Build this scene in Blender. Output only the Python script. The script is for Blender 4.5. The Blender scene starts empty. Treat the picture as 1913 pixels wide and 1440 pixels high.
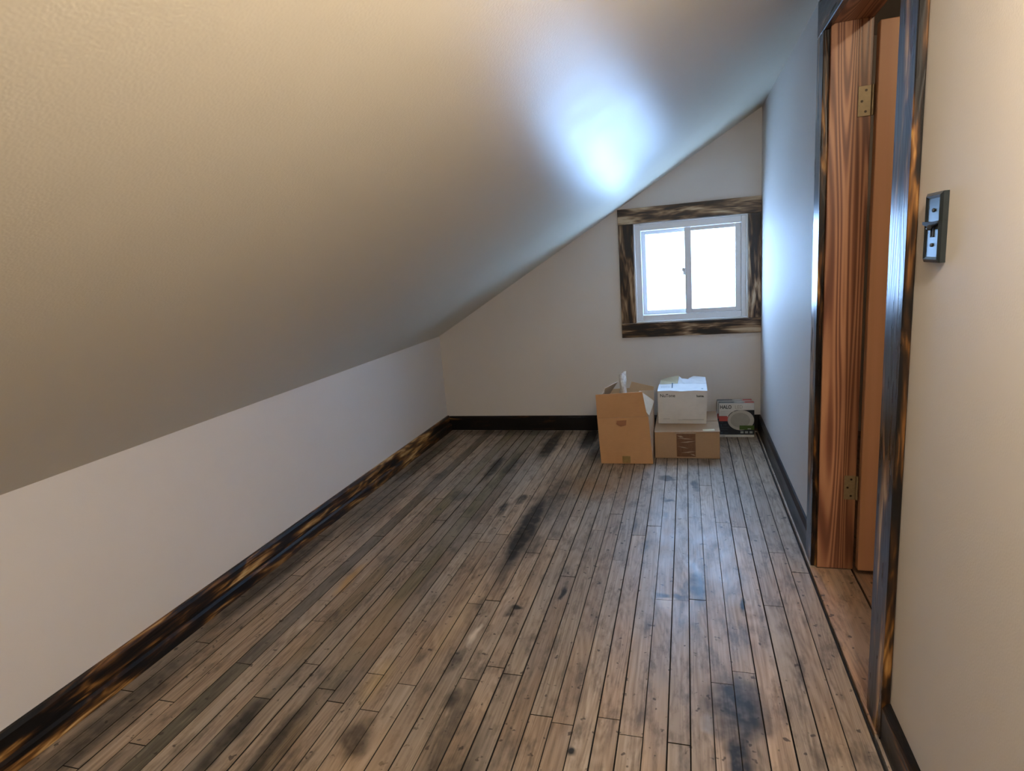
import bpy, bmesh, math, random
from mathutils import Matrix, Vector, noise

C = bpy.context.scene.collection
SC = bpy.context.scene
rnd = random.Random(7)

# ------------------------------------------------------------------ camera
F_PX, YAW, PITCH, ROLL = 1111.64, -0.2939, -0.2047, -0.0813
cam_d = bpy.data.cameras.new('camera')
cam = bpy.data.objects.new('camera', cam_d)
C.objects.link(cam)
cam_d.sensor_fit = 'HORIZONTAL'
cam_d.sensor_width = 36.0
cam_d.lens = 36.0 * F_PX / 1913.0
cam_d.clip_start = 0.02
_f = Vector((math.sin(YAW) * math.cos(PITCH), math.cos(YAW) * math.cos(PITCH), math.sin(PITCH)))
_r0 = Vector((math.cos(YAW), -math.sin(YAW), 0))
_u0 = _r0.cross(_f)
_r = _r0 * math.cos(ROLL) + _u0 * math.sin(ROLL)
_u = _r.cross(_f)
M = Matrix((_r, _u, -_f)).transposed().to_4x4()
M.translation = (0, 0, 1.2)
cam.matrix_world = M
SC.camera = cam

# ------------------------------------------------------------------ world, exposure
SKY_COL, SKY_STR = (0.36, 0.59, 1.0), 31.0
LAMP_COL, LAMP_W = (1.0, 0.88, 0.71), 53.0
LAMP_POS = (0.29, 0.36, 1.725)
w = bpy.data.worlds.new('overcast_sky')
SC.world = w
w.use_nodes = True
bg = w.node_tree.nodes['Background']
bg.inputs[0].default_value = (*SKY_COL, 1)
bg.inputs[1].default_value = SKY_STR
vs = SC.view_settings
vs.view_transform = 'Standard'
vs.look = 'None'
vs.gamma = 1.0
vs.use_curve_mapping = False
vs.exposure = 0.0
SC.cycles.max_bounces = 6
SC.cycles.diffuse_bounces = 4
SC.cycles.glossy_bounces = 3
SC.cycles.sample_clamp_indirect = 20.0

# ------------------------------------------------------------------ room dimensions (metres)
XL, XR = -1.737, 0.446            # knee wall, right wall
YF, YB = 4.010, -1.90             # window wall, wall behind the camera
ZK, ZC = 0.708, 1.968             # ceiling height at knee wall, at right wall
SL = (ZC - ZK) / (XR - XL)
XH = XR + 0.116                   # other side of the right wall
DY0, DY1, DZ = 1.513, 2.228, 1.835    # door opening (jamb faces)
WX0, WX1, WZ0, WZ1 = -0.318, 0.370, 0.737, 1.372   # window opening
def ceil_z(x): return ZK + (x - XL) * SL

# ------------------------------------------------------------------ node helper
class NT:
    def __init__(s, name):
        s.m = bpy.data.materials.new(name); s.m.use_nodes = True
        s.t = s.m.node_tree; s.t.nodes.clear()
        s.out = s.t.nodes.new('ShaderNodeOutputMaterial')
    def n(s, typ, ins=None, **kw):
        nd = s.t.nodes.new('ShaderNode' + typ)
        for k, v in kw.items(): setattr(nd, k, v)
        for k, v in (ins or {}).items():
            sock = nd.inputs[k]
            if isinstance(v, bpy.types.NodeSocket): s.t.links.new(v, sock)
            else:
                if isinstance(v, (tuple, list)) and len(v) == 3 and sock.type == 'RGBA': v = (*v, 1)
                sock.default_value = v
        return nd
    def math(s, op, a, b=0.0, c=None, clamp=False):
        ins = {0: a, 1: b}
        if c is not None: ins[2] = c
        return s.n('Math', ins, operation=op, use_clamp=clamp).outputs[0]
    def mix(s, fac, a, b, typ='MIX'):
        nd = s.n('Mix', data_type='RGBA', blend_type=typ)
        for i, v in ((0, fac), (6, a), (7, b)):
            if isinstance(v, bpy.types.NodeSocket): s.t.links.new(v, nd.inputs[i])
            else: nd.inputs[i].default_value = (*v, 1) if isinstance(v, tuple) and len(v) == 3 else v
        return nd.outputs[2]
    def ramp(s, fac, stops, interp='LINEAR'):
        nd = s.n('ValToRGB', {0: fac}); cr = nd.color_ramp; cr.interpolation = interp
        while len(cr.elements) < len(stops): cr.elements.new(0.5)
        for e, (p, c) in zip(cr.elements, stops):
            e.position = p
            e.color = (c, c, c, 1) if isinstance(c, (int, float)) else (*c, 1)
        return nd.outputs[0]
    def noise(s, vec, scale, detail=2.0, rough=0.5, dist=0.0, dim='3D'):
        return s.n('TexNoise', noise_dimensions=dim, ins={'Vector': vec, 'Scale': scale, 'Detail': detail, 'Roughness': rough, 'Distortion': dist}).outputs[0]
    def mapping(s, vec, loc=(0, 0, 0), rot=(0, 0, 0), sc=(1, 1, 1), typ='POINT'):
        return s.n('Mapping', {'Vector': vec, 'Location': loc, 'Rotation': rot, 'Scale': sc}, vector_type=typ).outputs[0]
    def obj(s): return s.n('TexCoord').outputs['Object']
    def pos(s): return s.n('NewGeometry').outputs['Position']
    def rand(s): return s.n('ObjectInfo').outputs['Random']
    def offs(s, vec, mul=37.0):
        return s.n('VectorMath', {0: vec, 1: s.n('CombineXYZ', {0: s.math('MULTIPLY', s.rand(), mul), 1: s.math('MULTIPLY', s.rand(), mul * 0.7), 2: s.math('MULTIPLY', s.rand(), mul * .37)}).outputs[0]}, operation='ADD').outputs[0]
    def bump(s, h, strength=0.3, dist=0.002):
        return s.n('Bump', {'Height': h, 'Strength': strength, 'Distance': dist}).outputs[0]
    def done(s, color, rough=0.5, normal=None, **ins):
        p = s.n('BsdfPrincipled')
        d = {'Base Color': color, 'Roughness': rough}
        if normal is not None: d['Normal'] = normal
        d.update(ins)
        for k, v in d.items():
            if isinstance(v, bpy.types.NodeSocket): s.t.links.new(v, p.inputs[k])
            else: p.inputs[k].default_value = (*v, 1) if isinstance(v, tuple) and len(v) == 3 else v
        s.t.links.new(p.outputs[0], s.out.inputs[0])
        return s.m

def plain(name, col, rough=0.6, var=0.06, scale=40.0, **kw):
    t = NT(name); o = t.obj()
    f = t.noise(o, scale, 3)
    dark = tuple(c * (1 - var * 2) for c in col)
    return t.done(t.mix(f, dark, tuple(min(1, c * (1 + var)) for c in col)), rough, t.bump(f, 0.08, 0.001), **kw)

MAT = {}
# painted drywall: warm off-white, satin, faint roller texture
def paint(name, col, rough, streak=False):
    t = NT(name); p = t.pos()
    peel = t.noise(p, 260, 0, 0.5)
    broad = t.noise(p, 2.2, 1, 0.5)
    patch = t.noise(p, 9, 2, 0.6)
    h = t.math('MULTIPLY_ADD', peel, 0.35, t.math('MULTIPLY', broad, 0.8))
    r = t.math('MULTIPLY_ADD', patch, 0.10, rough - 0.05)
    if streak:   # drywall knife marks running up the slope
        st = t.noise(t.mapping(p, rot=(0, 0, 0.10), sc=(2.0, 34, 2.0)), 1.6, 2, 0.6)
        h = t.math('MULTIPLY_ADD', t.math('SMOOTH_MAX', st, 0.50, 0.15), 0.22, h)
        r = t.math('MULTIPLY_ADD', t.ramp(st, [(0.36, 0.0), (0.66, 1.0)]), 0.022, r)
    c = t.mix(patch, tuple(v * 0.965 for v in col), col)
    return t.done(c, r, t.bump(h, 0.22, 0.0022), **{'Specular IOR Level': 0.12 if streak else 0.2})
MAT['paint'] = paint('wall_paint', (0.65, 0.607, 0.57), 0.64)
MAT['ceiling_paint'] = paint('ceiling_paint', (0.63, 0.578, 0.47), 0.35, True)

# ---- old plank floor
def stain(t, p, cx, cy, rx, ry, st, soft=0.45):
    v = t.n('VectorMath', {0: p, 1: (1 / rx, 1 / ry, 0), 2: (-cx / rx, -cy / ry, 0)}, operation='MULTIPLY_ADD').outputs[0]
    l = t.n('VectorMath', {0: v}, operation='LENGTH').outputs['Value']
    return t.n('MapRange', {0: l, 1: 1.0 + soft * .5, 2: 1.0 - soft, 3: 0.0, 4: st}).outputs[0]

def floor_mat(name, stains=True):
    t = NT(name)
    p0 = t.pos()
    o = t.offs(t.obj(), 53.0)
    # grain along local Y
    g = t.noise(t.mapping(o, sc=(70, 3.0, 70)), 1.6, 3, 0.55, dim='2D')
    cath = t.noise(t.mapping(o, sc=(9, 0.9, 9)), 1.1, 1, 0.5, 0.4, dim='2D')
    rings = t.math('SINE', t.math('MULTIPLY', cath, 95))
    grain = t.math('MULTIPLY_ADD', rings, 0.11, g)
    base = t.ramp(grain, [(0.15, (0.172, 0.122, 0.082)), (0.42, (0.29, 0.212, 0.147)), (0.62, (0.36, 0.27, 0.193)), (0.88, (0.44, 0.342, 0.252))])
    tone = t.n('ObjectInfo').outputs['Color']
    c = t.mix(1.0, base, tone, 'MULTIPLY')
    # wear: greyed patches, dirt blotches
    wear = t.noise(t.mapping(p0, sc=(3.0, 1.2, 1)), 1.5, 3, 0.6, dim='2D')
    grey = t.mix(0.6, c, (0.29, 0.25, 0.215))
    c = t.mix(t.ramp(wear, [(0.40, 0.0), (0.66, 0.75)]), c, grey)
    dirt = t.noise(t.mapping(p0, sc=(14, 5, 1)), 1.4, 4, 0.68, dim='2D')
    c = t.mix(t.ramp(dirt, [(0.50, 0.0), (0.72, 0.66)]), c, (0.06, 0.045, 0.033))
    speck = t.noise(p0, 34, 2, 0.55, dim='2D')
    c = t.mix(t.ramp(speck, [(0.70, 0.0), (0.76, 0.8)]), c, (0.03, 0.022, 0.016))
    scr = t.noise(t.mapping(p0, rot=(0, 0, 0.6), sc=(90, 9, 1)), 1.0, 1, 0.5, dim='2D')
    c = t.mix(t.ramp(scr, [(0.68, 0.0), (0.74, 0.28)]), c, (0.30, 0.24, 0.18))
    if stains:
        wob = t.n('TexNoise', {'Vector': p0, 'Scale': 11.0, 'Detail': 2.0}, noise_dimensions='2D').outputs[1]
        wv = t.n('VectorMath', {0: wob, 1: (0.5, 0.5, 0.5)}, operation='SUBTRACT').outputs[0]
        p = t.n('VectorMath', {0: wv, 1: (0.032, 0.13, 0.0), 2: p0}, operation='MULTIPLY_ADD').outputs[0]
        black = [(-0.722, 2.42, 0.052, 0.46, 0.02, .9), (-0.655, 2.72, 0.045, 0.26, 0.0, .55), (-0.665, 2.97, 0.05, 0.10, 0, .5),
                 (-0.66, 2.28, 0.05, 0.12, 0, .45),
                 (-1.125, 3.21, 0.035, 0.22, 0, .85), (-1.035, 3.26, 0.032, 0.20, 0, .8),
                 (-0.875, 3.66, 0.055, 0.34, 0, .92), (-0.64, 3.80, 0.06, 0.26, 0, .95), (-0.55, 3.55, 0.06, 0.25, 0, .7),
                 (-0.90, 2.66, 0.022, 0.10, 0, .8), (-0.835, 2.76, 0.022, 0.07, 0, .75),
                 (-1.18, 2.78, 0.05, 0.06, 0, .55), (-1.42, 3.05, 0.04, 0.10, 0, .5),
                 (0.105, 1.46, 0.085, 0.12, 0.3, .78), (0.10, 1.26, 0.03, 0.20, 0, .8), (0.17, 1.42, 0.03, 0.08, 0, .5),
                 (0.02, 2.03, 0.028, 0.10, 0, .8), (-0.04, 1.97, 0.03, 0.035, 0, .7), (-0.10, 1.965, 0.03, 0.03, 0, .75),
                 (0.03, 3.02, 0.022, 0.07, 0, .7), (-0.115, 3.12, 0.05, 0.03, 0, .75), (-0.10, 2.80, 0.028, 0.022, 0, .7),
                 (0.162, 1.935, 0.010, 0.055, 0, .95), (-0.456, 1.93, 0.012, 0.06, -.1, .95), (-0.60, 1.80, 0.03, 0.02, 0, .8),
                 (-0.863, 1.16, 0.05, 0.07, 0, .6), (-0.712, 1.50, 0.018, 0.05, 0, .55), (-0.66, 1.33, 0.03, 0.05, 0, .7),
                 (-0.297, 1.215, 0.012, 0.022, 0, .8), (-1.215, 1.12, 0.028, 0.16, 0, .7), (-1.075, 1.04, 0.03, 0.30, 0, .65),
                 (-0.57, 0.98, 0.10, 0.30, 0, .5), (-0.62, 1.25, 0.025, 0.24, 0, .45),
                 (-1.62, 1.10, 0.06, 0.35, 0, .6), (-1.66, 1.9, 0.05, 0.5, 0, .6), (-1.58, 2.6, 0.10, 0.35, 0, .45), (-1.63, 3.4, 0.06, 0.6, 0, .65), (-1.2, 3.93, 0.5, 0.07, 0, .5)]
        tan = [(-1.325, 1.91, 0.022, 0.11, 0, .75, (0.48, 0.27, 0.08)), (-0.915, 1.38, 0.035, 0.10, 0, .32, (0.52, 0.36, 0.15)),
               (-0.50, 2.95, 0.13, 0.14, 0, .55, (0.26, 0.13, 0.045)), (-0.78, 1.72, 0.03, 0.22, 0, .5, (0.55, 0.41, 0.26)),
               (-0.70, 1.64, 0.012, 0.055, 0, .8, (0.7, 0.6, 0.5)), (0.036, 1.39, 0.018, 0.03, 0, .6, (0.42, 0.40, 0.40)),
               (-1.05, 1.62, 0.10, 0.20, 0, .35, (0.42, 0.27, 0.15)), (-0.80, 1.05, 0.12, 0.18, 0, .35, (0.44, 0.29, 0.17)),
               (-0.09, 1.90, 0.027, 0.05, 0, .6, (0.55, 0.47, 0.40)), (0.243, 1.75, 0.026, 0.20, 0, .5, (0.5, 0.42, 0.35)),
               (0.07, 2.45, 0.015, 0.10, -.15, .6, (0.24, 0.12, 0.05)), (-0.10, 2.45, 0.02, 0.16, 0, .5, (0.26, 0.14, 0.06))]
        acc = None
        for (x, y, rx, ry, ro, st) in black:
            v = stain(t, p, x, y, rx, ry, st)
            acc = v if acc is None else t.math('MAXIMUM', acc, v)
        mot = t.math('MULTIPLY_ADD', t.noise(p0, 26, 2, .6, dim='2D'), 0.9, 0.45, clamp=True)
        for (x, y, rx, ry, ro, st, col) in tan:
            c = t.mix(stain(t, p, x, y, rx, ry, st, .7), c, col)
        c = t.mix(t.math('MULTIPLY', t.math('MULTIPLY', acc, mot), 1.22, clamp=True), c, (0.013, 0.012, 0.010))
    r = t.math('MULTIPLY_ADD', t.noise(t.mapping(p0, sc=(6, 2, 1)), 2.0, 2, .6, dim='2D'), 0.34, 0.26)
    h = t.math('MULTIPLY_ADD', grain, 0.6, t.math('MULTIPLY', dirt, 0.8))
    return t.done(c, r, t.bump(h, 0.32, 0.0016), **{'Specular IOR Level': 0.38})
MAT['plank'] = floor_mat('old_plank_wood')
MAT['plank_plain'] = floor_mat('hall_plank_wood', False)
MAT['gap'] = plain('floor_gap_dirt', (0.010, 0.008, 0.006), 0.95)

# ---- torch-burnt pine (length along local X)
def burnt(name, bias=0.0, rough=0.34, spec=0.5, sheen=0.0, cols=((0.15, 0.065, 0.018), (0.36, 0.19, 0.058), (0.60, 0.40, 0.18))):
    t = NT(name)
    o = t.offs(t.obj(), 41.0)
    ch = t.noise(t.mapping(o, sc=(1.9, 9.5, 9.5)), 1.9, 3, 0.55, 0.6)
    ch2 = t.noise(t.mapping(o, sc=(4.5, 34, 34)), 1.2, 3, 0.5, 0.3)
    cath = t.noise(t.mapping(o, sc=(1.1, 9, 9)), 1.3, 2, 0.5, 0.7)
    rings = t.math('SINE', t.math('MULTIPLY', cath, 70))
    fine = t.noise(t.mapping(o, sc=(4, 150, 150)), 1.0, 3, 0.6)
    v = t.math('MULTIPLY_ADD', rings, 0.028, t.math('MULTIPLY_ADD', ch2, 0.30, t.math('MULTIPLY', ch, 0.85)))
    v = t.math('MULTIPLY_ADD', fine, 0.10, t.math('ADD', v, bias - 0.05))
    c = t.ramp(v, [(0.51, (0.006, 0.005, 0.005)), (0.585, (0.034, 0.016, 0.007)), (0.645, cols[0]),
                   (0.70, cols[1]), (0.77, cols[2])])
    r = t.math('MULTIPLY_ADD', ch2, 0.22, rough - 0.11)
    h = t.math('MULTIPLY_ADD', fine, 0.7, t.math('MULTIPLY', rings, 0.25))
    return t.done(c, r, t.bump(h, 0.25, 0.0012), **{'Specular IOR Level': spec, 'Coat Weight': sheen, 'Coat Roughness': 0.28})
MAT['burnt_left'] = burnt('burnt_pine_baseboard', 0.004, 0.45, 0.3)
MAT['burnt_dark'] = burnt('charred_pine_baseboard', -0.15, 0.36, 0.32)
MAT['burnt_window'] = burnt('burnt_pine_window_casing', 0.046, 0.46, 0.4, 0.0, ((0.13, 0.075, 0.040), (0.28, 0.18, 0.10), (0.50, 0.38, 0.25)))
MAT['burnt_door'] = burnt('burnt_pine_door_casing', -0.022, 0.30, 0.42, 0.0)

# ---- red-brown stained fir of the jamb, plain stained door (length along local X)
def fir(name, dark, mid, light, freq, rough):
    t = NT(name)
    o = t.offs(t.obj(), 29.0)
    ca = t.noise(t.mapping(o, sc=(0.50, 11.0, 3.0)), 1.15, 1, 0.4, 0.15)
    rings = t.math('MULTIPLY_ADD', t.math('SINE', t.math('MULTIPLY', ca, freq)), 0.5, 0.5)
    fine = t.noise(t.mapping(o, sc=(3, 120, 120)), 1.0, 3, 0.6)
    v = t.math('MULTIPLY_ADD', fine, 0.35, t.math('MULTIPLY', rings, 0.8))
    blot = t.noise(t.mapping(o, sc=(2, 9, 9)), 1.0, 3)
    c = t.ramp(v, [(0.20, dark), (0.50, mid), (0.95, light)])
    c = t.mix(t.ramp(blot, [(0.5, 0.0), (0.75, 0.45)]), c, dark)
    return t.done(c, rough, t.bump(v, 0.12, 0.001))
MAT['jamb'] = fir('red_brown_fir_jamb', (0.14, 0.055, 0.032), (0.235, 0.098, 0.055), (0.40, 0.20, 0.11), 120, 0.36)
MAT['door'] = fir('orange_brown_door', (0.47, 0.24, 0.13), (0.50, 0.26, 0.145), (0.53, 0.28, 0.155), 12, 0.46)

MAT['vinyl'] = plain('white_vinyl_frame', (0.70, 0.70, 0.70), 0.38, 0.02)
MAT['liner'] = plain('white_painted_reveal', (0.82, 0.82, 0.81), 0.5, 0.02)
MAT['brass'] = plain('dull_painted_hinge', (0.30, 0.235, 0.14), 0.42, 0.15, 90, Metallic=0.35)
MAT['screw'] = plain('dark_screw', (0.05, 0.04, 0.03), 0.4, 0.1, Metallic=0.7)
MAT['pewter'] = plain('dark_pewter', (0.060, 0.075, 0.085), 0.24, 0.22, 55, Metallic=0.75)
MAT['black_iron'] = plain('black_iron', (0.010, 0.013, 0.017), 0.62, 0.1)
MAT['black_plastic'] = plain('black_plastic', (0.012, 0.014, 0.017), 0.35)

def card(name, col, kraft=True):
    t = NT(name); o = t.obj()
    fib = t.noise(t.mapping(o, sc=(30, 30, 160)), 1.0, 3, .6)
    blot = t.noise(o, 9, 4, .6)
    c = t.mix(fib, tuple(v * .88 for v in col), col)
    c = t.mix(t.ramp(blot, [(0.45, 0.0), (0.75, 0.35)]), c, tuple(v * .68 for v in col))
    return t.done(c, 0.78, t.bump(fib, 0.15, 0.001), **{'Specular IOR Level': 0.25})
MAT['kraft'] = card('kraft_cardboard', (0.53, 0.30, 0.15))
MAT['kraft2'] = card('greyer_kraft_cardboard', (0.42, 0.275, 0.165))
MAT['kraft_in'] = card('kraft_cardboard_inside', (0.52, 0.38, 0.25))
MAT['white_card'] = card('white_printed_card', (0.68, 0.66, 0.64))
MAT['torn_card'] = card('torn_tan_card_layer', (0.52, 0.43, 0.27))
MAT['tape'] = plain('brown_packing_tape', (0.175, 0.080, 0.040), 0.22, 0.25, 60)
MAT['old_tape'] = plain('yellowed_tape', (0.30, 0.20, 0.075), 0.35, 0.2)
MAT['scuff'] = card('scuffed_cardboard', (0.33, 0.155, 0.085))
MAT['clear_tape'] = plain('clear_packing_tape', (0.42, 0.30, 0.21), 0.18, 0.2, 70)
MAT['paper_label'] = plain('cream_paper_label', (0.66, 0.60, 0.40), 0.7)
MAT['ink'] = plain('black_ink', (0.018, 0.018, 0.022), 0.6)
MAT['grey_ink'] = plain('grey_ink', (0.30, 0.29, 0.28), 0.6)
MAT['navy'] = plain('navy_print', (0.008, 0.014, 0.026), 0.42)
MAT['teal'] = plain('dark_teal_print', (0.030, 0.060, 0.075), 0.42)
MAT['white_print'] = plain('white_print', (0.62, 0.62, 0.60), 0.45)
MAT['grey_print'] = plain('pale_grey_print', (0.30, 0.33, 0.35), 0.5)
MAT['red_print'] = plain('red_print', (0.50, 0.085, 0.075), 0.5)
MAT['green_print'] = plain('green_print', (0.055, 0.11, 0.018), 0.5)
MAT['disc_print'] = plain('pale_disc_print', (0.46, 0.44, 0.40), 0.5)
MAT['disc_in'] = plain('grey_disc_print', (0.33, 0.32, 0.29), 0.5)
MAT['porcelain'] = plain('white_porcelain', (0.75, 0.74, 0.70), 0.25)

t = NT('window_glass')
mx = t.n('MixShader', {0: t.n('Fresnel', {0: t.math('MULTIPLY_ADD', t.n('NewGeometry').outputs['Backfacing'], 1 / 1.45 - 1.45, 1.45)}).outputs[0], 1: t.n('BsdfTransparent', {0: (0.97, 0.985, 0.98, 1)}).outputs[0], 2: t.n('BsdfGlossy', {'Roughness': 0.02}).outputs[0]})
t.t.links.new(mx.outputs[0], t.out.inputs[0]); MAT['glass'] = t.m
t = NT('clear_plastic_film')
wr = t.noise(t.obj(), 60, 4, .6)
pb = t.n('BsdfPrincipled', {'Base Color': (0.8, 0.8, 0.78), 'Roughness': 0.18, 'Normal': t.bump(wr, .7, .004)})
mx = t.n('MixShader', {0: t.math('MULTIPLY_ADD', wr, 0.9, 0.05, clamp=True), 1: t.n('BsdfTransparent').outputs[0], 2: pb.outputs[0]})
t.t.links.new(mx.outputs[0], t.out.inputs[0]); MAT['film'] = t.m
t = NT('clear_bulb_glass')
mx = t.n('MixShader', {0: 0.06, 1: t.n('BsdfTransparent').outputs[0], 2: t.n('BsdfGlossy', {'Roughness': 0.05}).outputs[0]})
t.t.links.new(mx.outputs[0], t.out.inputs[0]); MAT['bulb'] = t.m

# ------------------------------------------------------------------ object helpers
W = {}
def place(o, mw, parent=None):
    C.objects.link(o)
    W[o] = mw
    if parent is not None:
        o.parent = parent
        o.matrix_parent_inverse = W[parent].inverted()
    o.matrix_basis = mw
    return o
def empty(name, loc):
    o = bpy.data.objects.new(name, None)
    o.empty_display_size = 0.05
    return place(o, Matrix.Translation(loc))
def link_bm(name, bm, mat, parent=None, mw=None, smooth=False):
    bmesh.ops.recalc_face_normals(bm, faces=bm.faces)
    me = bpy.data.meshes.new(name); bm.to_mesh(me); bm.free()
    me.materials.append(MAT[mat] if isinstance(mat, str) else mat)
    if smooth:
        for f in me.polygons: f.use_smooth = True
    return place(bpy.data.objects.new(name, me), mw or Matrix.Identity(4), parent)
def bm_box(bm, c, s, bev=0.0, seg=1):
    r = bmesh.ops.create_cube(bm, size=1.0, matrix=Matrix.Translation(c) @ Matrix.Diagonal((*s, 1)))
    if bev > 0:
        es = list({e for v in r['verts'] for e in v.link_edges})
        bmesh.ops.bevel(bm, geom=es, offset=bev, segments=seg, affect='EDGES', clamp_overlap=True)
def box(name, x0, x1, y0, y1, z0, z1, mat, parent=None, bev=0.0, seg=1):
    """axis-aligned box given by its extents; object origin at its centre"""
    bm = bmesh.new()
    bm_box(bm, (0, 0, 0), (x1 - x0, y1 - y0, z1 - z0), bev, seg)
    return link_bm(name, bm, mat, parent, Matrix.Translation(((x0 + x1) / 2, (y0 + y1) / 2, (z0 + z1) / 2)))
def frame3(c, xdir, zdir):
    x = Vector(xdir).normalized(); z = Vector(zdir).normalized(); y = z.cross(x)
    m = Matrix((x, y, z)).transposed().to_4x4(); m.translation = c
    return m
def board(name, c, xdir, ndir, L, wd, th, mat, parent=None, bev=0.0015):
    """board centred at c: length along xdir, thickness along ndir"""
    bm = bmesh.new(); bm_box(bm, (0, 0, 0), (L, wd, th), bev)
    return link_bm(name, bm, mat, parent, frame3(c, xdir, ndir))
def profile(name, pts, L, c, xdir, ndir, mat, parent=None):
    """extrude profile pts (depth along ndir, height) along xdir; c = start at wall foot"""
    bm = bmesh.new()
    x = Vector(xdir); z = Vector(ndir); y = z.cross(x)
    sgn = 1 if y.z > 0 else -1
    n = len(pts)
    rings = [[bm.verts.new((u, sgn * h, d)) for d, h in pts] for u in (0, L)]
    for i in range(n):
        bm.faces.new((rings[0][i], rings[0][(i + 1) % n], rings[1][(i + 1) % n], rings[1][i]))
    bm.faces.new(rings[0]); bm.faces.new(rings[1][::-1])
    return link_bm(name, bm, mat, parent, frame3(c, xdir, ndir))
def poly(name, verts, faces, mat, parent=None, thick=0.0, c=None):
    c = Vector(c) if c is not None else sum((Vector(v) for v in verts), Vector()) / len(verts)
    bm = bmesh.new()
    vv = [bm.verts.new(Vector(v) - c) for v in verts]
    for f in faces: bm.faces.new([vv[i] for i in f])
    if thick:
        bm.normal_update()
        bmesh.ops.solidify(bm, geom=bm.faces[:], thickness=thick)
    return link_bm(name, bm, mat, parent, Matrix.Translation(c))
def cyl(name, p0, p1, r0, r1, mat, parent=None, seg=20, bev=0.0):
    p0, p1 = Vector(p0), Vector(p1); d = p1 - p0
    bm = bmesh.new()
    bmesh.ops.create_cone(bm, cap_ends=True, segments=seg, radius1=r0, radius2=r1, depth=d.length)
    if bev: bmesh.ops.bevel(bm, geom=[e for e in bm.edges if all(len(v.link_edges) == 3 for v in e.verts) and abs(e.verts[0].co.z - e.verts[1].co.z) < 1e-6], offset=bev, segments=2, affect='EDGES')
    q = Vector((0, 0, 1)).rotation_difference(d).to_matrix().to_4x4()
    return link_bm(name, bm, mat, parent, Matrix.Translation((p0 + p1) / 2) @ q)
def lathe(name, pts, mat, parent, mw, seg=24):
    bm = bmesh.new(); prev = None
    for r, z in pts:
        ring = [bm.verts.new((r * math.cos(2 * math.pi * i / seg), r * math.sin(2 * math.pi * i / seg), z)) for i in range(seg)]
        if prev:
            for i in range(seg): bm.faces.new((prev[i], prev[(i + 1) % seg], ring[(i + 1) % seg], ring[i]))
        else: bm.faces.new(ring[::-1])
        prev = ring
    bm.faces.new(prev)
    return link_bm(name, bm, mat, parent, mw, True)
def tag(o, label, cat=None, group=None, kind=None):
    o['label'] = label
    if cat: o['category'] = cat
    if group: o['group'] = group
    if kind: o['kind'] = kind
    return o
def text(name, s, size, mat, parent, origin, xdir, ndir, bold=0.0, sx=1.0, align='LEFT'):
    cu = bpy.data.curves.new('lettering', 'FONT'); cu.body = s; cu.size = size
    cu.align_x = align; cu.offset = bold; cu.extrude = 0.00015; cu.resolution_u = 3
    tmp = bpy.data.objects.new('lettering', cu); C.objects.link(tmp)
    dg = bpy.context.evaluated_depsgraph_get(); dg.update()
    me = bpy.data.meshes.new_from_object(tmp.evaluated_get(dg))
    bpy.data.objects.remove(tmp); bpy.data.curves.remove(cu)
    me.transform(Matrix.Diagonal((sx, 1, 1, 1)))
    me.materials.clear(); me.materials.append(MAT[mat]); me.name = name
    return place(bpy.data.objects.new(name, me), frame3(origin, xdir, ndir), parent)

# ================================================================== THE SETTING
# ---- floor: dark sub-floor with every plank laid on it
floor = box('floor', XL - 0.10, XH + 0.006, YB, YF + 0.02, -0.06, -0.014, 'gap')
tag(floor, 'old worn narrow plank floor with dark stains and open joints', 'floor', kind='structure')
XE = 0.4125                                    # right-hand edge of the planking
edges = [XE, .353, .293, .231, .168, .106, .046, -.010, -.067, -.126, -.187, -.248, -.305, -.365, -.427, -.488, -.548, -.608, -.668, -.727, -.787, -.847, -.907]
x = edges[-1]
while x - 0.0585 > XL + 0.03:
    x -= 0.0585 + rnd.uniform(-.002, .002); edges.append(x)
edges.append(XL + 0.012)
JOINTS = [(-.327, 2.631), (.015, 2.626), (-.096, 1.939), (-.038, 1.944), (.017, 1.956), (.262, 1.955), (-.457, 2.047), (-.966, 3.391), (-.333, 1.314),
          (-.145, 1.307), (-.395, 1.331), (-.03, 1.303), (-1.162, 1.41), (-.824, 1.377), (-1.121, 2.083), (-1.627, 1.443), (-.931, 1.403), (.08, 3.02), (.20, 2.55)]
DARKROW = {-1.41: (.36, .39, .36), -1.22: (.62, .60, .50), -1.075: (.50, .51, .46)}
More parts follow.
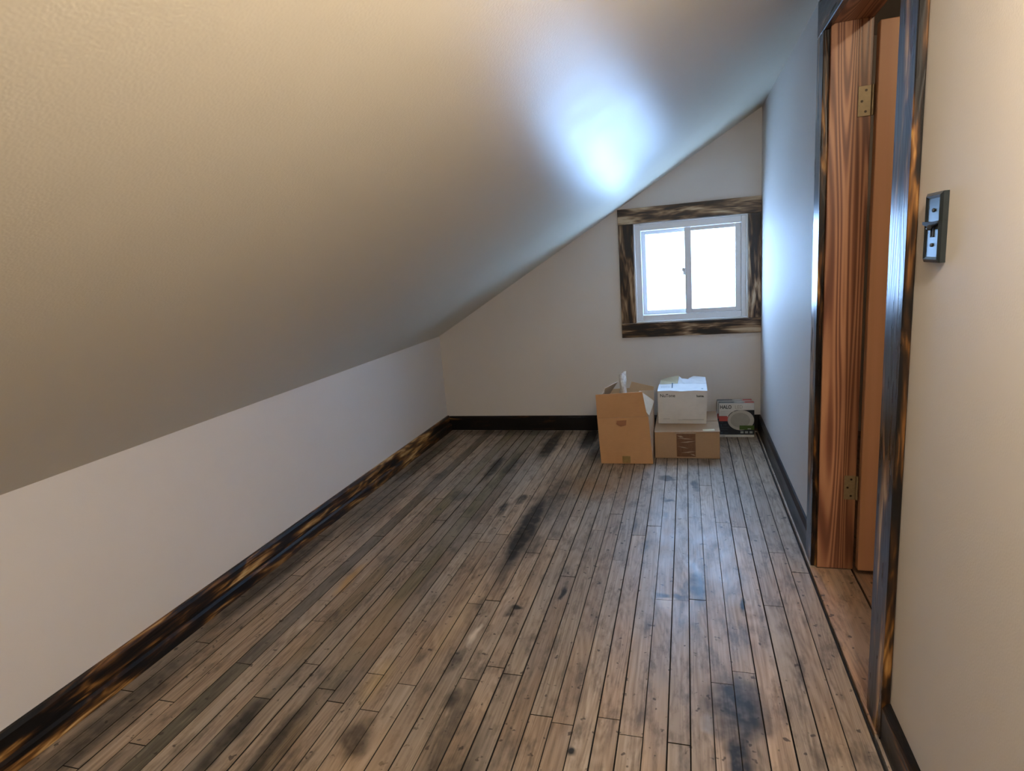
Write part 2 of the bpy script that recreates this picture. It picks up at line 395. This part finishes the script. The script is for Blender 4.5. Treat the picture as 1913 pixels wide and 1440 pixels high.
for i in range(len(edges) - 1):
    xa, xb = edges[i + 1], edges[i]
    xm = (xa + xb) / 2
    ys = sorted(y for (jx, y) in JOINTS if xa < jx <= xb)
    cuts = [YB + 0.01] + ys + [YF - 0.012]
    full = [cuts[0]]
    for a, b in zip(cuts, cuts[1:]):          # split overlong runs
        while b - full[-1] > 2.3:
            full.append(full[-1] + rnd.uniform(0.75, 1.35))
        full.append(b)
    g = rnd.choice([0.0003, 0.0006, 0.0010, 0.0017])
    for a, b in zip(full, full[1:]):
        bm = bmesh.new()
        hw, hl, th, bv = (xb - xa) / 2 - g, (b - a) / 2 - 0.0005, 0.014, 0.0008
        lo = [bm.verts.new((sx * hw, sy * hl, -th)) for sx, sy in ((-1, -1), (1, -1), (1, 1), (-1, 1))]
        md = [bm.verts.new((sx * hw, sy * hl, -bv)) for sx, sy in ((-1, -1), (1, -1), (1, 1), (-1, 1))]
        hi = [bm.verts.new((sx * (hw - bv), sy * (hl - bv), 0)) for sx, sy in ((-1, -1), (1, -1), (1, 1), (-1, 1))]
        for k in range(4):
            q = (k + 1) % 4
            bm.faces.new((lo[k], lo[q], md[q], md[k])); bm.faces.new((md[k], md[q], hi[q], hi[k]))
        bm.faces.new(hi); bm.faces.new(lo[::-1])
        mw = Matrix.Translation((xm, (a + b) / 2, rnd.uniform(-.0012, 0))) @ Matrix.Rotation(rnd.uniform(-.004, .004), 4, 'Y')
        for f in bm.faces: f.material_index = 0 if f.normal.z > 0.9 or len(f.verts) == 4 and all(q in hi for q in f.verts) else 1
        o = link_bm('plank', bm, 'plank', floor, mw)
        o.data.materials.append(MAT['gap'])
        v = rnd.uniform(.78, 1.16); wv = rnd.uniform(-.05, .05)
        col = (v * (1 + wv), v, v * (1 - wv))
        for dx, dc in DARKROW.items():
            if abs(dx - xm) < 0.03: col = tuple(q * rnd.uniform(.9, 1.1) for q in dc)
        if rnd.random() < 0.10: col = tuple(q * .62 for q in col)
        o.color = (*col, 1)
# narrow filler strip between the planking and the right-hand wall
for a, b in ((YB + .01, DY0 - 0.09), (DY1 + 0.006, YF - .012)):
    o = box('filler_strip', XE + 0.009, XR - 0.001, a, b, -0.014, 0.001, 'plank', floor, 0.001); o.color = (1.15, 1.2, 1.25, 1)
o = box('threshold', XE + 0.009, XH - 0.004, DY0 - 0.088, DY1 + 0.004, -0.014, 0.0025, 'plank_plain', floor, 0.0015)
o.color = (1.10, .86, .70, 1)
o['label'] = 'worn reddish threshold board in the doorway'

# ---- walls
wl = box('wall_left', XL - 0.10, XL, YB, YF, -0.014, ZK + 0.04, 'paint')
tag(wl, 'low off-white knee wall under the sloping ceiling', 'wall', kind='structure')
bm = bmesh.new()
pts = [(XL - 0.12, ceil_z(XL - 0.12)), (XR + .004, ceil_z(XR + .004)), (XR + .004, ceil_z(XR) + 0.14), (XL - 0.12, ceil_z(XL - .12) + 0.14)]
ra = [[bm.verts.new((px, yy, pz)) for px, pz in pts] for yy in (YB - .12, YF + 0.001)]
for i in range(4): bm.faces.new((ra[0][i], ra[0][(i + 1) % 4], ra[1][(i + 1) % 4], ra[1][i]))
bm.faces.new(ra[0]); bm.faces.new(ra[1][::-1])
cl = link_bm('ceiling', bm, 'ceiling_paint')
tag(cl, 'sloping cream painted attic ceiling with faint knife marks', 'ceiling', kind='structure')
def slab_with_hole(name, axis, a0, a1, z0, z1, d0, d1, h):
    """wall slab as one mesh with one rectangular hole h=(a0,a1,z0,z1); axis = running direction"""
    bm = bmesh.new()
    us = [a0, h[0], h[1], a1]; zs = [z0, h[2], h[3], z1]
    def P(u, z, d): return (u, d, z) if axis == 'x' else (d, u, z)
    V = {(i, j, k): bm.verts.new(P(us[i], zs[j], (d0, d1)[k])) for i in range(4) for j in range(4) for k in range(2)}
    for i in range(3):
        for j in range(3):
            if i == 1 and j == 1: continue
            for k in range(2): bm.faces.new([V[i, j, k], V[i + 1, j, k], V[i + 1, j + 1, k], V[i, j + 1, k]])
    for (i, j), (p, q) in [((1, 1), (2, 1)), ((2, 1), (2, 2)), ((2, 2), (1, 2)), ((1, 2), (1, 1))]:
        bm.faces.new([V[i, j, 0], V[p, q, 0], V[p, q, 1], V[i, j, 1]])
    rim = [(0, 0), (1, 0), (2, 0), (3, 0), (3, 1), (3, 2), (3, 3), (2, 3), (1, 3), (0, 3), (0, 2), (0, 1)]
    for a, b in zip(rim, rim[1:] + rim[:1]): bm.faces.new([V[(*a, 0)], V[(*b, 0)], V[(*b, 1)], V[(*a, 1)]])
    return link_bm(name, bm, 'paint')
wf = slab_with_hole('wall_far', 'x', XL - 0.10, 1.75, -0.014, 2.30, YF, YF + 0.14, (WX0, WX1, WZ0, WZ1))
tag(wf, 'off-white end wall holding the small sliding window', 'wall', kind='structure')
wr_ = slab_with_hole('wall_right', 'y', YB, YF, -0.014, 2.25, XR, XH, (DY0 - 0.02, DY1 + 0.02, -0.0135, DZ + 0.02))
tag(wr_, 'off-white wall with the doorway and the light switch', 'wall', kind='structure')
wb = box('wall_back', XL - 0.10, 1.75, YB - 0.12, YB, -0.06, 2.30, 'paint')
tag(wb, 'plain off-white wall at the near end of the attic room', 'wall', kind='structure')
# next room beyond the doorway
fh = box('floor_hall', XH + 0.006, 1.75, YB, YF, -0.06, -0.004, 'plank_plain')
fh.color = (1.0, .62, .40, 1)
tag(fh, 'brown floor of the next room beyond the doorway', 'floor', kind='structure')
wh = box('wall_hall', 1.63, 1.75, YB, YF, -0.004, 2.25, 'paint')
tag(wh, 'off-white wall of the next room beyond the doorway', 'wall', kind='structure')
ch = box('ceiling_hall', XR, 1.75, YB, YF, 2.25, 2.35, 'paint')
tag(ch, 'flat ceiling of the next room beyond the doorway', 'ceiling', kind='structure')

# ---- baseboards
def chamfer_profile(th, h): return [(0, 0), (th, 0), (th, h - 0.014), (th * .42, h), (0, h)]
BH = 0.108
bl = empty('baseboard_left', (XL, (YF + YB) / 2, 0))
profile('upper_board', [(0, 0.0), (0.020, 0.0), (0.020, BH - 0.010), (0.012, BH), (0, BH)], YF - YB - .004, (XL, YB + .002, 0.002), (0, 1, 0), (1, 0, 0), 'burnt_left', bl)
profile('shoe_strip', [(0.0203, 0), (0.036, 0), (0.036, 0.040), (0.031, 0.050), (0.0203, 0.053)], YF - YB - .022, (XL, YB + .002, 0.002), (0, 1, 0), (1, 0, 0), 'burnt_left', bl)
tag(bl, 'torch-burnt pine baseboard along the knee wall, black with amber streaks', 'baseboard', kind='structure')
bf = profile('baseboard_far', chamfer_profile(0.018, 0.104), XR - .001 - XL - .0205, (XR - .001, YF, 0.002), (-1, 0, 0), (0, -1, 0), 'burnt_dark')
tag(bf, 'charred black baseboard below the window wall', 'baseboard', kind='structure')
br = profile('baseboard_right', chamfer_profile(0.018, 0.104), YF - .019 - 2.337, (XR, 2.337, 0.002), (0, 1, 0), (-1, 0, 0), 'burnt_dark')
tag(br, 'charred black baseboard between the doorway and the window wall', 'baseboard', kind='structure')
bn = profile('baseboard_near', chamfer_profile(0.018, 0.104), 1.402 - YB - .002, (XR, YB + .002, 0.002), (0, 1, 0), (-1, 0, 0), 'burnt_dark')
tag(bn, 'charred black baseboard below the light switch', 'baseboard', kind='structure')

# ---- window
win = empty('window_1', ((WX0 + WX1) / 2, YF, WZ0))
tag(win, 'small white sliding window framed by burnt pine boards', 'window', kind='structure')
cy = YF - 0.0105
ox0, ox1, oz0, oz1 = -0.414, XR - 0.001, 0.643, 1.469
board('casing', ((ox0 + ox1) / 2, cy, (WZ1 + oz1) / 2), (1, 0, 0), (0, -1, 0), ox1 - ox0, oz1 - WZ1 - .002, 0.019, 'burnt_window', win)
board('casing', ((ox0 + ox1) / 2, cy, (WZ0 + oz0) / 2), (1, 0, 0), (0, -1, 0), ox1 - ox0, WZ0 - oz0 - .002, 0.019, 'burnt_window', win)
board('casing', ((ox0 + WX0) / 2, cy, (WZ0 + WZ1) / 2), (0, 0, 1), (0, -1, 0), WZ1 - WZ0 - .003, WX0 - ox0 - .002, 0.019, 'burnt_window', win)
board('casing', ((ox1 + WX1) / 2, cy, (WZ0 + WZ1) / 2), (0, 0, 1), (0, -1, 0), WZ1 - WZ0 - .003, ox1 - WX1 - .002, 0.019, 'burnt_window', win)
def ring(name, x0, x1, z0, z1, wl_, wr2, wb_, wt_, y0, y1, mat, parent, bev=0.0015):
    bm = bmesh.new()
    for (a, b, c, d) in ((x0, x0 + wl_, z0, z1), (x1 - wr2, x1, z0, z1), (x0 + wl_, x1 - wr2, z0, z0 + wb_), (x0 + wl_, x1 - wr2, z1 - wt_, z1)):
        bm_box(bm, ((a + b) / 2, (y0 + y1) / 2, (c + d) / 2), (b - a, y1 - y0, d - c), bev)
    cc = Vector(((x0 + x1) / 2, (y0 + y1) / 2, (z0 + z1) / 2))
    bmesh.ops.translate(bm, vec=-cc, verts=bm.verts)
    return link_bm(name, bm, mat, parent, Matrix.Translation(cc))
g = .001
ring('reveal', WX0 + g, WX1 - g, WZ0 + g, WZ1 - g, .006, .006, .006, .006, YF + .001, YF + .12, 'liner', win)
ring('frame', WX0 + .007, WX1 - .007, WZ0 + .007, WZ1 - .007, .036, .030, .038, .040, YF + .022, YF + .110, 'vinyl', win, .002)
sr = ring('sash', -0.005, 0.3325, WZ0 + .046, WZ1 - .048, .041, .034, .026, .024, YF + .030, YF + .056, 'vinyl', win, .002)
box('pane', 0.034, 0.3005, YF + .041, YF + .045, WZ0 + .070, WZ1 - .070, 'glass', sr)
sl_ = ring('sash', -0.274, 0.034, WZ0 + .046, WZ1 - .048, .026, .034, .026, .024, YF + .066, YF + .092, 'vinyl', win, .002)
box('pane', -0.250, 0.002, YF + .077, YF + .081, WZ0 + .070, WZ1 - .070, 'glass', sl_)
lt = box('latch', -0.016, 0.004, YF + .034, YF + .052, 1.028, 1.072, 'vinyl', win, .003)
box('latch_lever', -0.022, -0.014, YF + .030, YF + .040, 1.050, 1.074, 'vinyl', lt, .002)

# ---- doorway: jambs, casing, leaf swung into the next room, hinges
door = empty('door_1', (XR, (DY0 + DY1) / 2, 0))
tag(door, 'doorway with burnt pine casing and orange-brown door swung open away', 'door', kind='structure')
jx0, jx1 = XR - 0.001, XH + 0.001
jw = jx1 - jx0; jc = (jx0 + jx1) / 2
board('jamb', (jc, DY1 + .0095, (DZ + .02) / 2 + .002), (0, 0, 1), (0, -1, 0), DZ + .014, jw, 0.018, 'jamb', door)
board('jamb', (jc, DY0 - .0095, (DZ + .02) / 2 + .002), (0, 0, 1), (0, 1, 0), DZ + .014, jw, 0.018, 'jamb', door)
board('head_jamb', (jc, (DY0 + DY1) / 2, DZ + .0095), (0, 1, 0), (0, 0, -1), DY1 - DY0 - .002, jw, 0.018, 'jamb', door)
cx = XR - 0.0105
CT = 0.019
hz0, hz1 = DZ - .008, 1.938
board('casing', (cx, 1.455, (hz0 + .003) / 2), (0, 0, 1), (-1, 0, 0), hz0 - .003, 0.108, CT, 'burnt_door', door, .002)
board('casing', (cx, 2.289, (hz0 + .003) / 2), (0, 0, 1), (-1, 0, 0), hz0 - .003, 0.094, CT, 'burnt_door', door, .002)
board('head_casing', (cx, (1.401 + 2.336) / 2, (hz0 + hz1) / 2), (0, 1, 0), (-1, 0, 0), 2.336 - 1.401, hz1 - hz0, CT, 'burnt_door', door, .002)
leaf_m = (XH + .010)
leaf = board('door_leaf', (leaf_m + .34, DY1 - .010, .012 + .905), (0, 0, 1), (0, -1, 0), 1.80, 0.68, 0.034, 'door', door, .002)
for hz in (1.600, 0.322):
    h = board('hinge', (jx1 - .020, DY1 - .0008, hz), (0, 0, 1), (0, -1, 0), 0.089, 0.036, 0.0022, 'brass', door, .0006)
    cyl('knuckle', (XH + .0035, DY1 - .004, hz - .0445), (XH + .0035, DY1 - .004, hz + .0445), .0042, .0042, 'brass', h, 14)
    for dz, dx in ((-.031, .004), (0, -.007), (.031, .004)):
        cyl('screw', (jx1 - .020 + dx, DY1 - .0015, hz + dz), (jx1 - .020 + dx, DY1 - .0026, hz + dz), .0040, .0036, 'screw', h, 12)

# ================================================================== THINGS
# ---- light switch
sw = empty('light_switch', (XR, 1.297, 1.136))
tag(sw, 'dark pewter light switch plate on the wall beside the doorway', 'light switch')
sy, sz = 1.297, 1.199
bm = bmesh.new()
hw, hh = .0385, .0625
prof = [(0.0, 0.0), (0.0085, 0.0), (0.0125, 0.006), (0.0100, 0.0105)]     # (out from wall, inset)
prev = None
for d, ins in prof:
    rg = [bm.verts.new((a * (hw - ins), b * (hh - ins), d)) for a, b in ((-1, -1), (1, -1), (1, 1), (-1, 1))]
    if prev:
        for k in range(4): bm.faces.new((prev[k], prev[(k + 1) % 4], rg[(k + 1) % 4], rg[k]))
    else: bm.faces.new(rg[::-1])
    prev = rg
bm.faces.new(prev)
SWM = frame3((XR - .0002, sy, sz), (0, -1, 0), (-1, 0, 0))
plate = link_bm('plate', bm, 'pewter', sw, SWM)
fx = XR - .0104
for dz in (.031, -.031):
    cyl('screw', (fx, sy, sz + dz), (fx - .002, sy, sz + dz), .0036, .0030, 'black_iron', sw, 14)
ring_bm = bmesh.new()
for (cy_, cz_, a, b) in ((-.0052, 0, .0016, .026), (.0052, 0, .0016, .026), (0, .0122, .012, .0016), (0, -.0122, .012, .0016)):
    bm_box(ring_bm, (cy_, cz_, 0), (a, b, .0016))
link_bm('slot_rim', ring_bm, 'black_iron', sw, frame3((fx - .0006, sy, sz - .004), (0, -1, 0), (-1, 0, 0)))
tg = bmesh.new()
bm_box(tg, (0, 0, .006), (.007, .009, .008), .0015)
link_bm('toggle', tg, 'black_plastic', sw, frame3((fx, sy, sz - .002), (0, -1, 0), (-1, 0, 0)) @ Matrix.Rotation(-.5, 4, 'X'))
poly('crossbar', [(fx - .0005, sy + .041, sz + .012), (fx - .0005, sy + .041, sz + .007), (fx - .0005, sy + .010, sz + .001), (fx - .0005, sy - .006, sz + .001), (fx - .0005, sy - .030, sz + .008), (fx - .0005, sy - .030, sz + .012), (fx - .0005, sy, sz + .010)],
     [(0, 1, 2, 3, 4, 5, 6)], 'black_iron', sw, -.003)

# ---- cardboard helper: box panels of real thickness
def panel(name, vs, mat, parent, thick=0.0035):
    return poly(name, vs, [tuple(range(len(vs)))], mat, parent, thick)

# ---- open kraft box
A = empty('open_cardboard_box', (-.35, 3.46, 0))
tag(A, 'tall open brown cardboard box with flaps up, left of the stacked boxes', 'box', 'cardboard boxes by the window wall')
fl, fr_, bl2, br2 = (-.497, 3.318), (-.200, 3.326), (-.500, 3.606), (-.203, 3.610)
ftl, ftr = (-.507, 3.317), (-.219, 3.322)
ZA = .279
a0 = panel('front_panel', [(*fl, .002), (*fr_, .002), (*ftr, ZA + .007), (*ftl, ZA - .006)], 'kraft', A)
panel('side_panel', [(*fr_, .002), (*br2, .002), (-.200, 3.608, .300), (*ftr, ZA + .007)], 'kraft2', A)
panel('side_panel', [(*fl, .002), (*ftl, ZA - .006), (-.508, 3.606, .29), (*bl2, .002)], 'kraft', A)
panel('back_panel', [(*bl2, .002), (-.508, 3.606, .29), (-.200, 3.608, .300), (*br2, .002)], 'kraft_in', A)
panel('bottom_panel', [(*fl, .0035), (*bl2, .0035), (*br2, .0035), (*fr_, .0035)], 'kraft_in', A, .003)
panel('flap', [(ftl[0], 3.315, ZA - .004), (ftr[0] - .006, 3.320, ZA + .009), (-.2465, 3.312, .430), (-.5085, 3.308, .418)], 'kraft', A)
poly('flap', [(-.2135, 3.330, ZA + .008), (-.1985, 3.604, .304), (-.199, 3.606, .372), (-.272, 3.470, .402), (-.290, 3.345, .385)],
     [(0, 1, 3), (1, 2, 3), (0, 3, 4)], 'kraft_in', A, .003)
poly('flap', [(-.506, 3.33, .280), (-.506, 3.60, .294), (-.411, 3.600, .430), (-.470, 3.430, .426), (-.480, 3.34, .395)], [(0, 3, 4), (0, 1, 3), (1, 2, 3)], 'kraft_in', A, .003)
panel('flap', [(-.48, 3.609, .296), (-.203, 3.611, .304), (-.199, 3.622, .390), (-.331, 3.622, .424), (-.345, 3.620, .385), (-.47, 3.618, .380)], 'kraft_in', A)
box('tape', -.372, -.326, 3.3140, 3.3180, .008, .050, 'old_tape', a0)
poly('torn_patch', [(-.395, 3.3145, .262), (-.340, 3.3158, .266), (-.345, 3.3160, .235), (-.372, 3.3150, .228), (-.398, 3.3145, .242)], [(0, 1, 2, 3, 4)], 'scuff', a0, .0012)
# crumpled plastic film standing out of the box
bm = bmesh.new()
NU, NV = 9, 22
gv = []
for j in range(NV + 1):
    row = []
    v = j / NV
    wdt = .030 + .024 * math.sin(v * 3.0) + (.02 if v < .4 else 0)
    for i in range(NU + 1):
        u = i / NU - .5
        nz = noise.noise_vector(Vector((u * 3.1, v * 6.3, 1.7)))
        row.append(bm.verts.new((-.392 + .026 * v + u * wdt + nz.x * .012, 3.47 + .035 * math.cos(u * 5 + v * 4) + nz.y * .018, .05 + v * .462 + nz.z * .006)))
    gv.append(row)
for j in range(NV):
    for i in range(NU): bm.faces.new((gv[j][i], gv[j][i + 1], gv[j + 1][i + 1], gv[j + 1][i]))
pf = link_bm('plastic_film', bm, 'film', None, None, True)
tag(pf, 'crumpled clear plastic film sticking up out of the open box', 'plastic film')

# ---- closed kraft box under the white one
B = empty('shipping_box', (-.015, 3.66, 0))
tag(B, 'low wide taped brown cardboard box under the white box', 'box', 'cardboard boxes by the window wall')
bb = box('body', -.1935, .168, 3.432, 3.880, .001, .158, 'kraft2', B, .002)
f1 = panel('flap', [(-.1945, 3.430, .1585), (.169, 3.430, .1605), (.169, 3.652, .1605), (-.1945, 3.652, .1585)], 'kraft2', B, -.003)
f2 = panel('flap', [(-.1945, 3.660, .1585), (.169, 3.660, .1605), (.169, 3.882, .1605), (-.1945, 3.882, .1585)], 'kraft2', B, -.003)
box('tape', -.070, .035, 3.4296, 3.4318, .012, .150, 'tape', bb)
for (a, c, b, d, w) in ((-.066, .124, .020, .118, .003), (-.050, .098, .033, .106, .004), (-.066, .075, -.005, .062, .002), (-.045, .036, .034, .044, .004), (-.068, .140, -.030, .128, .005), (.004, .030, .034, .018, .003)):
    poly('tape_wrinkle', [(a, 3.4288, c), ((a + b) / 2, 3.4286, (c + d) / 2 - w), (b, 3.4288, d), ((a + b) / 2 + .006, 3.4284, (c + d) / 2 + w)], [(0, 1, 2, 3)], 'clear_tape', bb, .0006)
poly('tape_edge', [(-.078, 3.4282, .150), (.040, 3.4282, .151), (.042, 3.4275, .164), (.010, 3.440, .1655), (-.030, 3.436, .1650), (-.079, 3.4275, .1635)], [(0, 1, 2, 3, 4, 5)], 'clear_tape', bb, .0008)
poly('label', [(.078, 3.448, .1640), (.142, 3.452, .1645), (.141, 3.482, .1645), (.076, 3.476, .1640)], [(0, 1, 2, 3)], 'paper_label', f1, .0006)

# ---- white exhaust fan box standing on it
N = empty('fan_box', (-.033, 3.73, .1638))
tag(N, 'white printed carton with torn top, standing on the low brown box', 'box', 'cardboard boxes by the window wall')
zn0, zn1 = .1642, .366
nx0, nx1, ny0, ny1 = -.174, .107, 3.594, 3.868
rz = Matrix.Translation((-.033, 3.73, 0)) @ Matrix.Rotation(math.radians(-1.2), 4, 'Z') @ Matrix.Translation((.033, -3.73, 0))
def npanel(name, vs, mat, parent, thick=.003):
    return panel(name, [rz @ Vector(v) for v in vs], mat, parent, thick)
nf = npanel('front_panel', [(nx0, ny0, zn0), (nx1 - .004, ny0, zn0), (nx1 + .003, ny0, zn1), (nx0 - .001, ny0, zn1)], 'white_card', N)
npanel('side_panel', [(nx0, ny0, zn0), (nx0 - .001, ny0, zn1), (nx0, ny1, zn1), (nx0, ny1, zn0)], 'white_card', N)
npanel('side_panel', [(nx1 - .004, ny0, zn0), (nx1 - .004, ny1, zn0), (nx1, ny1, zn1), (nx1 + .003, ny0, zn1)], 'white_card', N)
npanel('back_panel', [(nx0, ny1, zn0), (nx0, ny1, zn1), (nx1, ny1, zn1), (nx1 - .004, ny1, zn0)], 'white_card', N)
npanel('bottom_panel', [(nx0, ny0, zn0 + .002), (nx0, ny1, zn0 + .002), (nx1 - .004, ny1, zn0 + .002), (nx1 - .004, ny0, zn0 + .002)], 'white_card', N, .002)
tv = [rz @ Vector(v) for v in [(nx0 - .002, ny0 - .002, zn1 + .001), (-.10, ny0 - .002, zn1 + .004), (-.03, ny0 - .003, zn1 - .001), (.04, ny0 - .002, zn1 + .003), (nx1 + .004, ny0 - .002, zn1),
      (nx1 + .001, 3.735, zn1 + .013), (.03, 3.735, zn1 + .015), (-.04, 3.735, zn1 + .016), (-.10, 3.735, zn1 + .014), (nx0, 3.735, zn1 + .011)]]
ft = poly('top_flap', tv, [(0, 1, 8, 9), (1, 2, 7, 8), (2, 3, 6, 7), (3, 4, 5, 6)], 'white_card', N, .003)
npanel('top_flap', [(-.028, 3.740, zn1 + .016), (nx1, 3.740, zn1 + .0135), (nx1 - .004, 3.868, zn1 + .026), (.030, 3.868, zn1 + .034), (.006, 3.845, zn1 + .026)], 'white_card', N)
npanel('top_flap', [(-.060, 3.740, zn1 + .0155), (-.030, 3.740, zn1 + .016), (.004, 3.835, zn1 + .021), (-.040, 3.850, zn1 + .023), (-.056, 3.862, zn1 + .036)], 'white_card', N)
npanel('torn_flap', [(nx0 + .004, 3.742, zn1 + .011), (-.062, 3.742, zn1 + .0155), (-.058, 3.862, zn1 + .040), (-.110, 3.862, zn1 + .032), (nx0 + .002, 3.862, zn1 + .012)], 'torn_card', N)
XD = (rz.to_3x3() @ Vector((1, 0, 0))).normalized(); ND = (rz.to_3x3() @ Vector((0, -1, 0))).normalized()
def np_(x, z): return rz @ Vector((x, ny0 - .0034, z))
text('lettering', 'NuTone', .0275, 'ink', nf, np_(nx0 + .013, zn1 - .036), XD, ND, .0002, .95)
text('lettering', 'home.', .019, 'ink', nf, np_(nx1 - .014, zn1 - .037), XD, ND, .0007, .9, 'RIGHT')
for (a, b, c, d) in ((-.035, .090, .0245, .0275), (-.060, -.037, .0235, .0255), (-.145, -.108, .030, .032)):
    ca = np_((a + b) / 2, zn0 + (c + d) / 2)
    board('fine_print', ca, XD, ND, b - a, d - c, .0004, 'grey_ink', nf, 0)
TN = Vector((0, -.085, 1)).normalized()
def tp(x, y): return rz @ Vector((x, y, zn1 + .0045 + .0145 * (y - ny0 + .002) / .143))
board('print_bar', tp(-.092, 3.690), (0, 1, .105), (0, -.105, 1), .095, .007, .0006, 'teal', ft, 0)
for k in range(6): board('fine_print', tp(-.153 + k * .0095, 3.660), (1, 0, 0), (0, -.105, 1), .0045, .012, .0006, 'grey_print', ft, 0)
board('print_dot', tp(.083, 3.622), (1, 0, 0), (0, -.105, 1), .010, .014, .0006, 'grey_print', ft, 0)

# ---- two LED downlight cartons, one in front of the other
def halo(y0, xoff, label, front=True):
    x0, x1, z1 = .184 + xoff, .3935 + xoff, .222
    y1 = y0 + .046
    h = empty('led_light_box', ((x0 + x1) / 2, y0 + .023, 0))
    tag(h, label, 'box', 'LED light cartons in the corner')
    bd = box('carton', x0, x1, y0, y1, .001, z1, 'navy', h, .0012)
    def fr(name, a, b, c, d, mat, dy=.0004, par=None): return box(name, x0 + a, x0 + b, y0 - dy, y0 + .0005, c, d, mat, par or bd)
    wd = x1 - x0
    fr('white_band', .001, wd - .001, .178, z1 - .001, 'white_print')
    # white field sweeping down to the disc
    cxd, czd, rd = .130, .112, .078
    pts = [(.001, .178), (cxd, .1785)]
    for k in range(0, 11):
        an = math.radians(100 + k * 6.5)
        pts.append((cxd + (rd + .004) * math.cos(an), czd + (rd + .004) * math.sin(an) * .84))
    pts += [(cxd + (rd + .004) * math.cos(math.radians(168)), .140), (.001, .140)]
    poly('white_field', [(x0 + a, y0 - .0004, b) for a, b in pts], [tuple(range(len(pts)))], 'white_print', bd, .0003)
    fr('red_band', .001, .066, .106, .1385, 'red_print')
    for nm, r, mt, dy in (('disc_rim', rd, 'disc_print', .0008), ('disc_lens', rd * .74, 'disc_in', .0011)):
        seg = 40
        off = 0 if nm == 'disc_rim' else -.004
        poly(nm, [(x0 + cxd + off + r * math.cos(6.2832 * k / seg), y0 - dy, czd + r * .84 * math.sin(6.2832 * k / seg)) for k in range(seg)], [tuple(range(seg))], mt, bd, .0003)
    fr('green_label', .122, wd - .001, .050, .078, 'green_print', .0014)
    fr('label_mark', .170, .190, .054, .058, 'white_print', .0017)
    for k in range(3): fr('icon', .128 + k * .0265, .146 + k * .0265, .0265, .040, 'grey_print', .0006)
    fr('bottom_band', .001, wd - .001, .002, .017, 'white_print')
    fr('fine_print', .006, .036, .006, .011, 'grey_ink', .0008)
    for (a, b, c, d) in ((.008, .024, .097, .101), (.026, .046, .081, .084), (.010, .016, .072, .086), (.008, .062, .064, .067), (.008, .050, .050, .053), (.010, .020, .026, .034), (.032, .056, .026, .029)):
        fr('fine_print', a, b, c, d, 'teal', .0006)
    for (a, b, c, d) in ((.008, .100, .166, .169), (.008, .060, .152, .155)):
        fr('fine_print', a, b, c, d, 'disc_print', .0007)
    text('lettering', 'HALO', .0320, 'ink', bd, (x0 + .0065, y0 - .0008, .1875), (1, 0, 0), (0, -1, 0), .0009, .80)
    text('lettering', 'LED', .0320, 'grey_ink', bd, (x0 + .0950, y0 - .0008, .1875), (1, 0, 0), (0, -1, 0), -.0002, .84)
    # top panel print
    def top(name, a, b, c, d, mat, dz=.0004): return box(name, x0 + a, x0 + b, y0 + c, y0 + d, z1 - .0005, z1 + dz, mat, bd)
    top('top_edge', .001, wd - .001, .0005, .008, 'white_print')
    top('top_print', .001, .112, .008, .045, 'teal')
    top('red_band', .150, wd - .001, .008, .045, 'red_print')
    seg = 24
    poly('top_disc', [(x0 + .124 + .034 * math.cos(6.2832 * k / seg), y0 + .0275 + .011 * math.sin(6.2832 * k / seg), z1 + .0008) for k in range(seg)], [tuple(range(seg))], 'white_print', bd, .0003)
    return h
halo(3.852, 0.0, 'front white and navy LED light carton with pale disc picture')
halo(3.912, -.007, 'rear LED light carton, half hidden behind the front one')

# ---- bare bulb on a cord, hanging behind the photographer
bxl, byl, bzl = LAMP_POS
zc_ = ceil_z(bxl)
P = empty('pendant_bulb', (bxl, byl, zc_))
tag(P, 'warm bare bulb on a cord from the sloping ceiling', 'lamp')
nrm = Vector((SL, 0, -1)).normalized()
lathe('canopy', [(.055, 0), (.055, .006), (.045, .018), (.015, .024)], 'porcelain', P, Matrix.Translation((bxl, byl, zc_)) @ Vector((0, 0, 1)).rotation_difference(nrm).to_matrix().to_4x4())
cyl('cord', (bxl, byl, zc_ - .01), (bxl, byl, bzl + .09), .003, .003, 'black_plastic', P, 10)
lathe('socket', [(.012, .10), (.020, .092), (.021, .05), (.019, .045)][::-1], 'porcelain', P, Matrix.Translation((bxl, byl, bzl)))
lathe('bulb', [(.004, -.036), (.018, -.031), (.028, -.018), (.031, 0), (.028, .016), (.020, .032), (.014, .044)], 'bulb', P, Matrix.Translation((bxl, byl, bzl)))
ld = bpy.data.lights.new('bulb_light', 'POINT')
ld.color = LAMP_COL; ld.energy = LAMP_W; ld.shadow_soft_size = 0.03
place(bpy.data.objects.new('bulb_light', ld), Matrix.Translation((bxl, byl, bzl)), P)

# ---- unseen fill bulb added in the next room to brighten the open door
hx, hy, hz_ = 1.05, 0.85, 2.25
H = empty('hall_fill_lamp', (hx, hy, hz_))
tag(H, 'added unseen fill bulb in the next room, brightening the open door', 'lamp')
lathe('holder', [(.050, 0), (.050, -.010), (.030, -.030), (.022, -.045)][::-1], 'porcelain', H, Matrix.Translation((hx, hy, hz_)))
lathe('bulb', [(.004, -.036), (.018, -.031), (.028, -.018), (.031, 0), (.028, .016), (.020, .032), (.014, .044)], 'bulb', H, Matrix.Translation((hx, hy, hz_ - .088)))
lh = bpy.data.lights.new('hall_fill_light', 'POINT')
lh.color = (1.0, 0.80, 0.55); lh.energy = 16.0; lh.shadow_soft_size = 0.03
place(bpy.data.objects.new('hall_fill_light', lh), Matrix.Translation((hx, hy, hz_ - .088)), H)
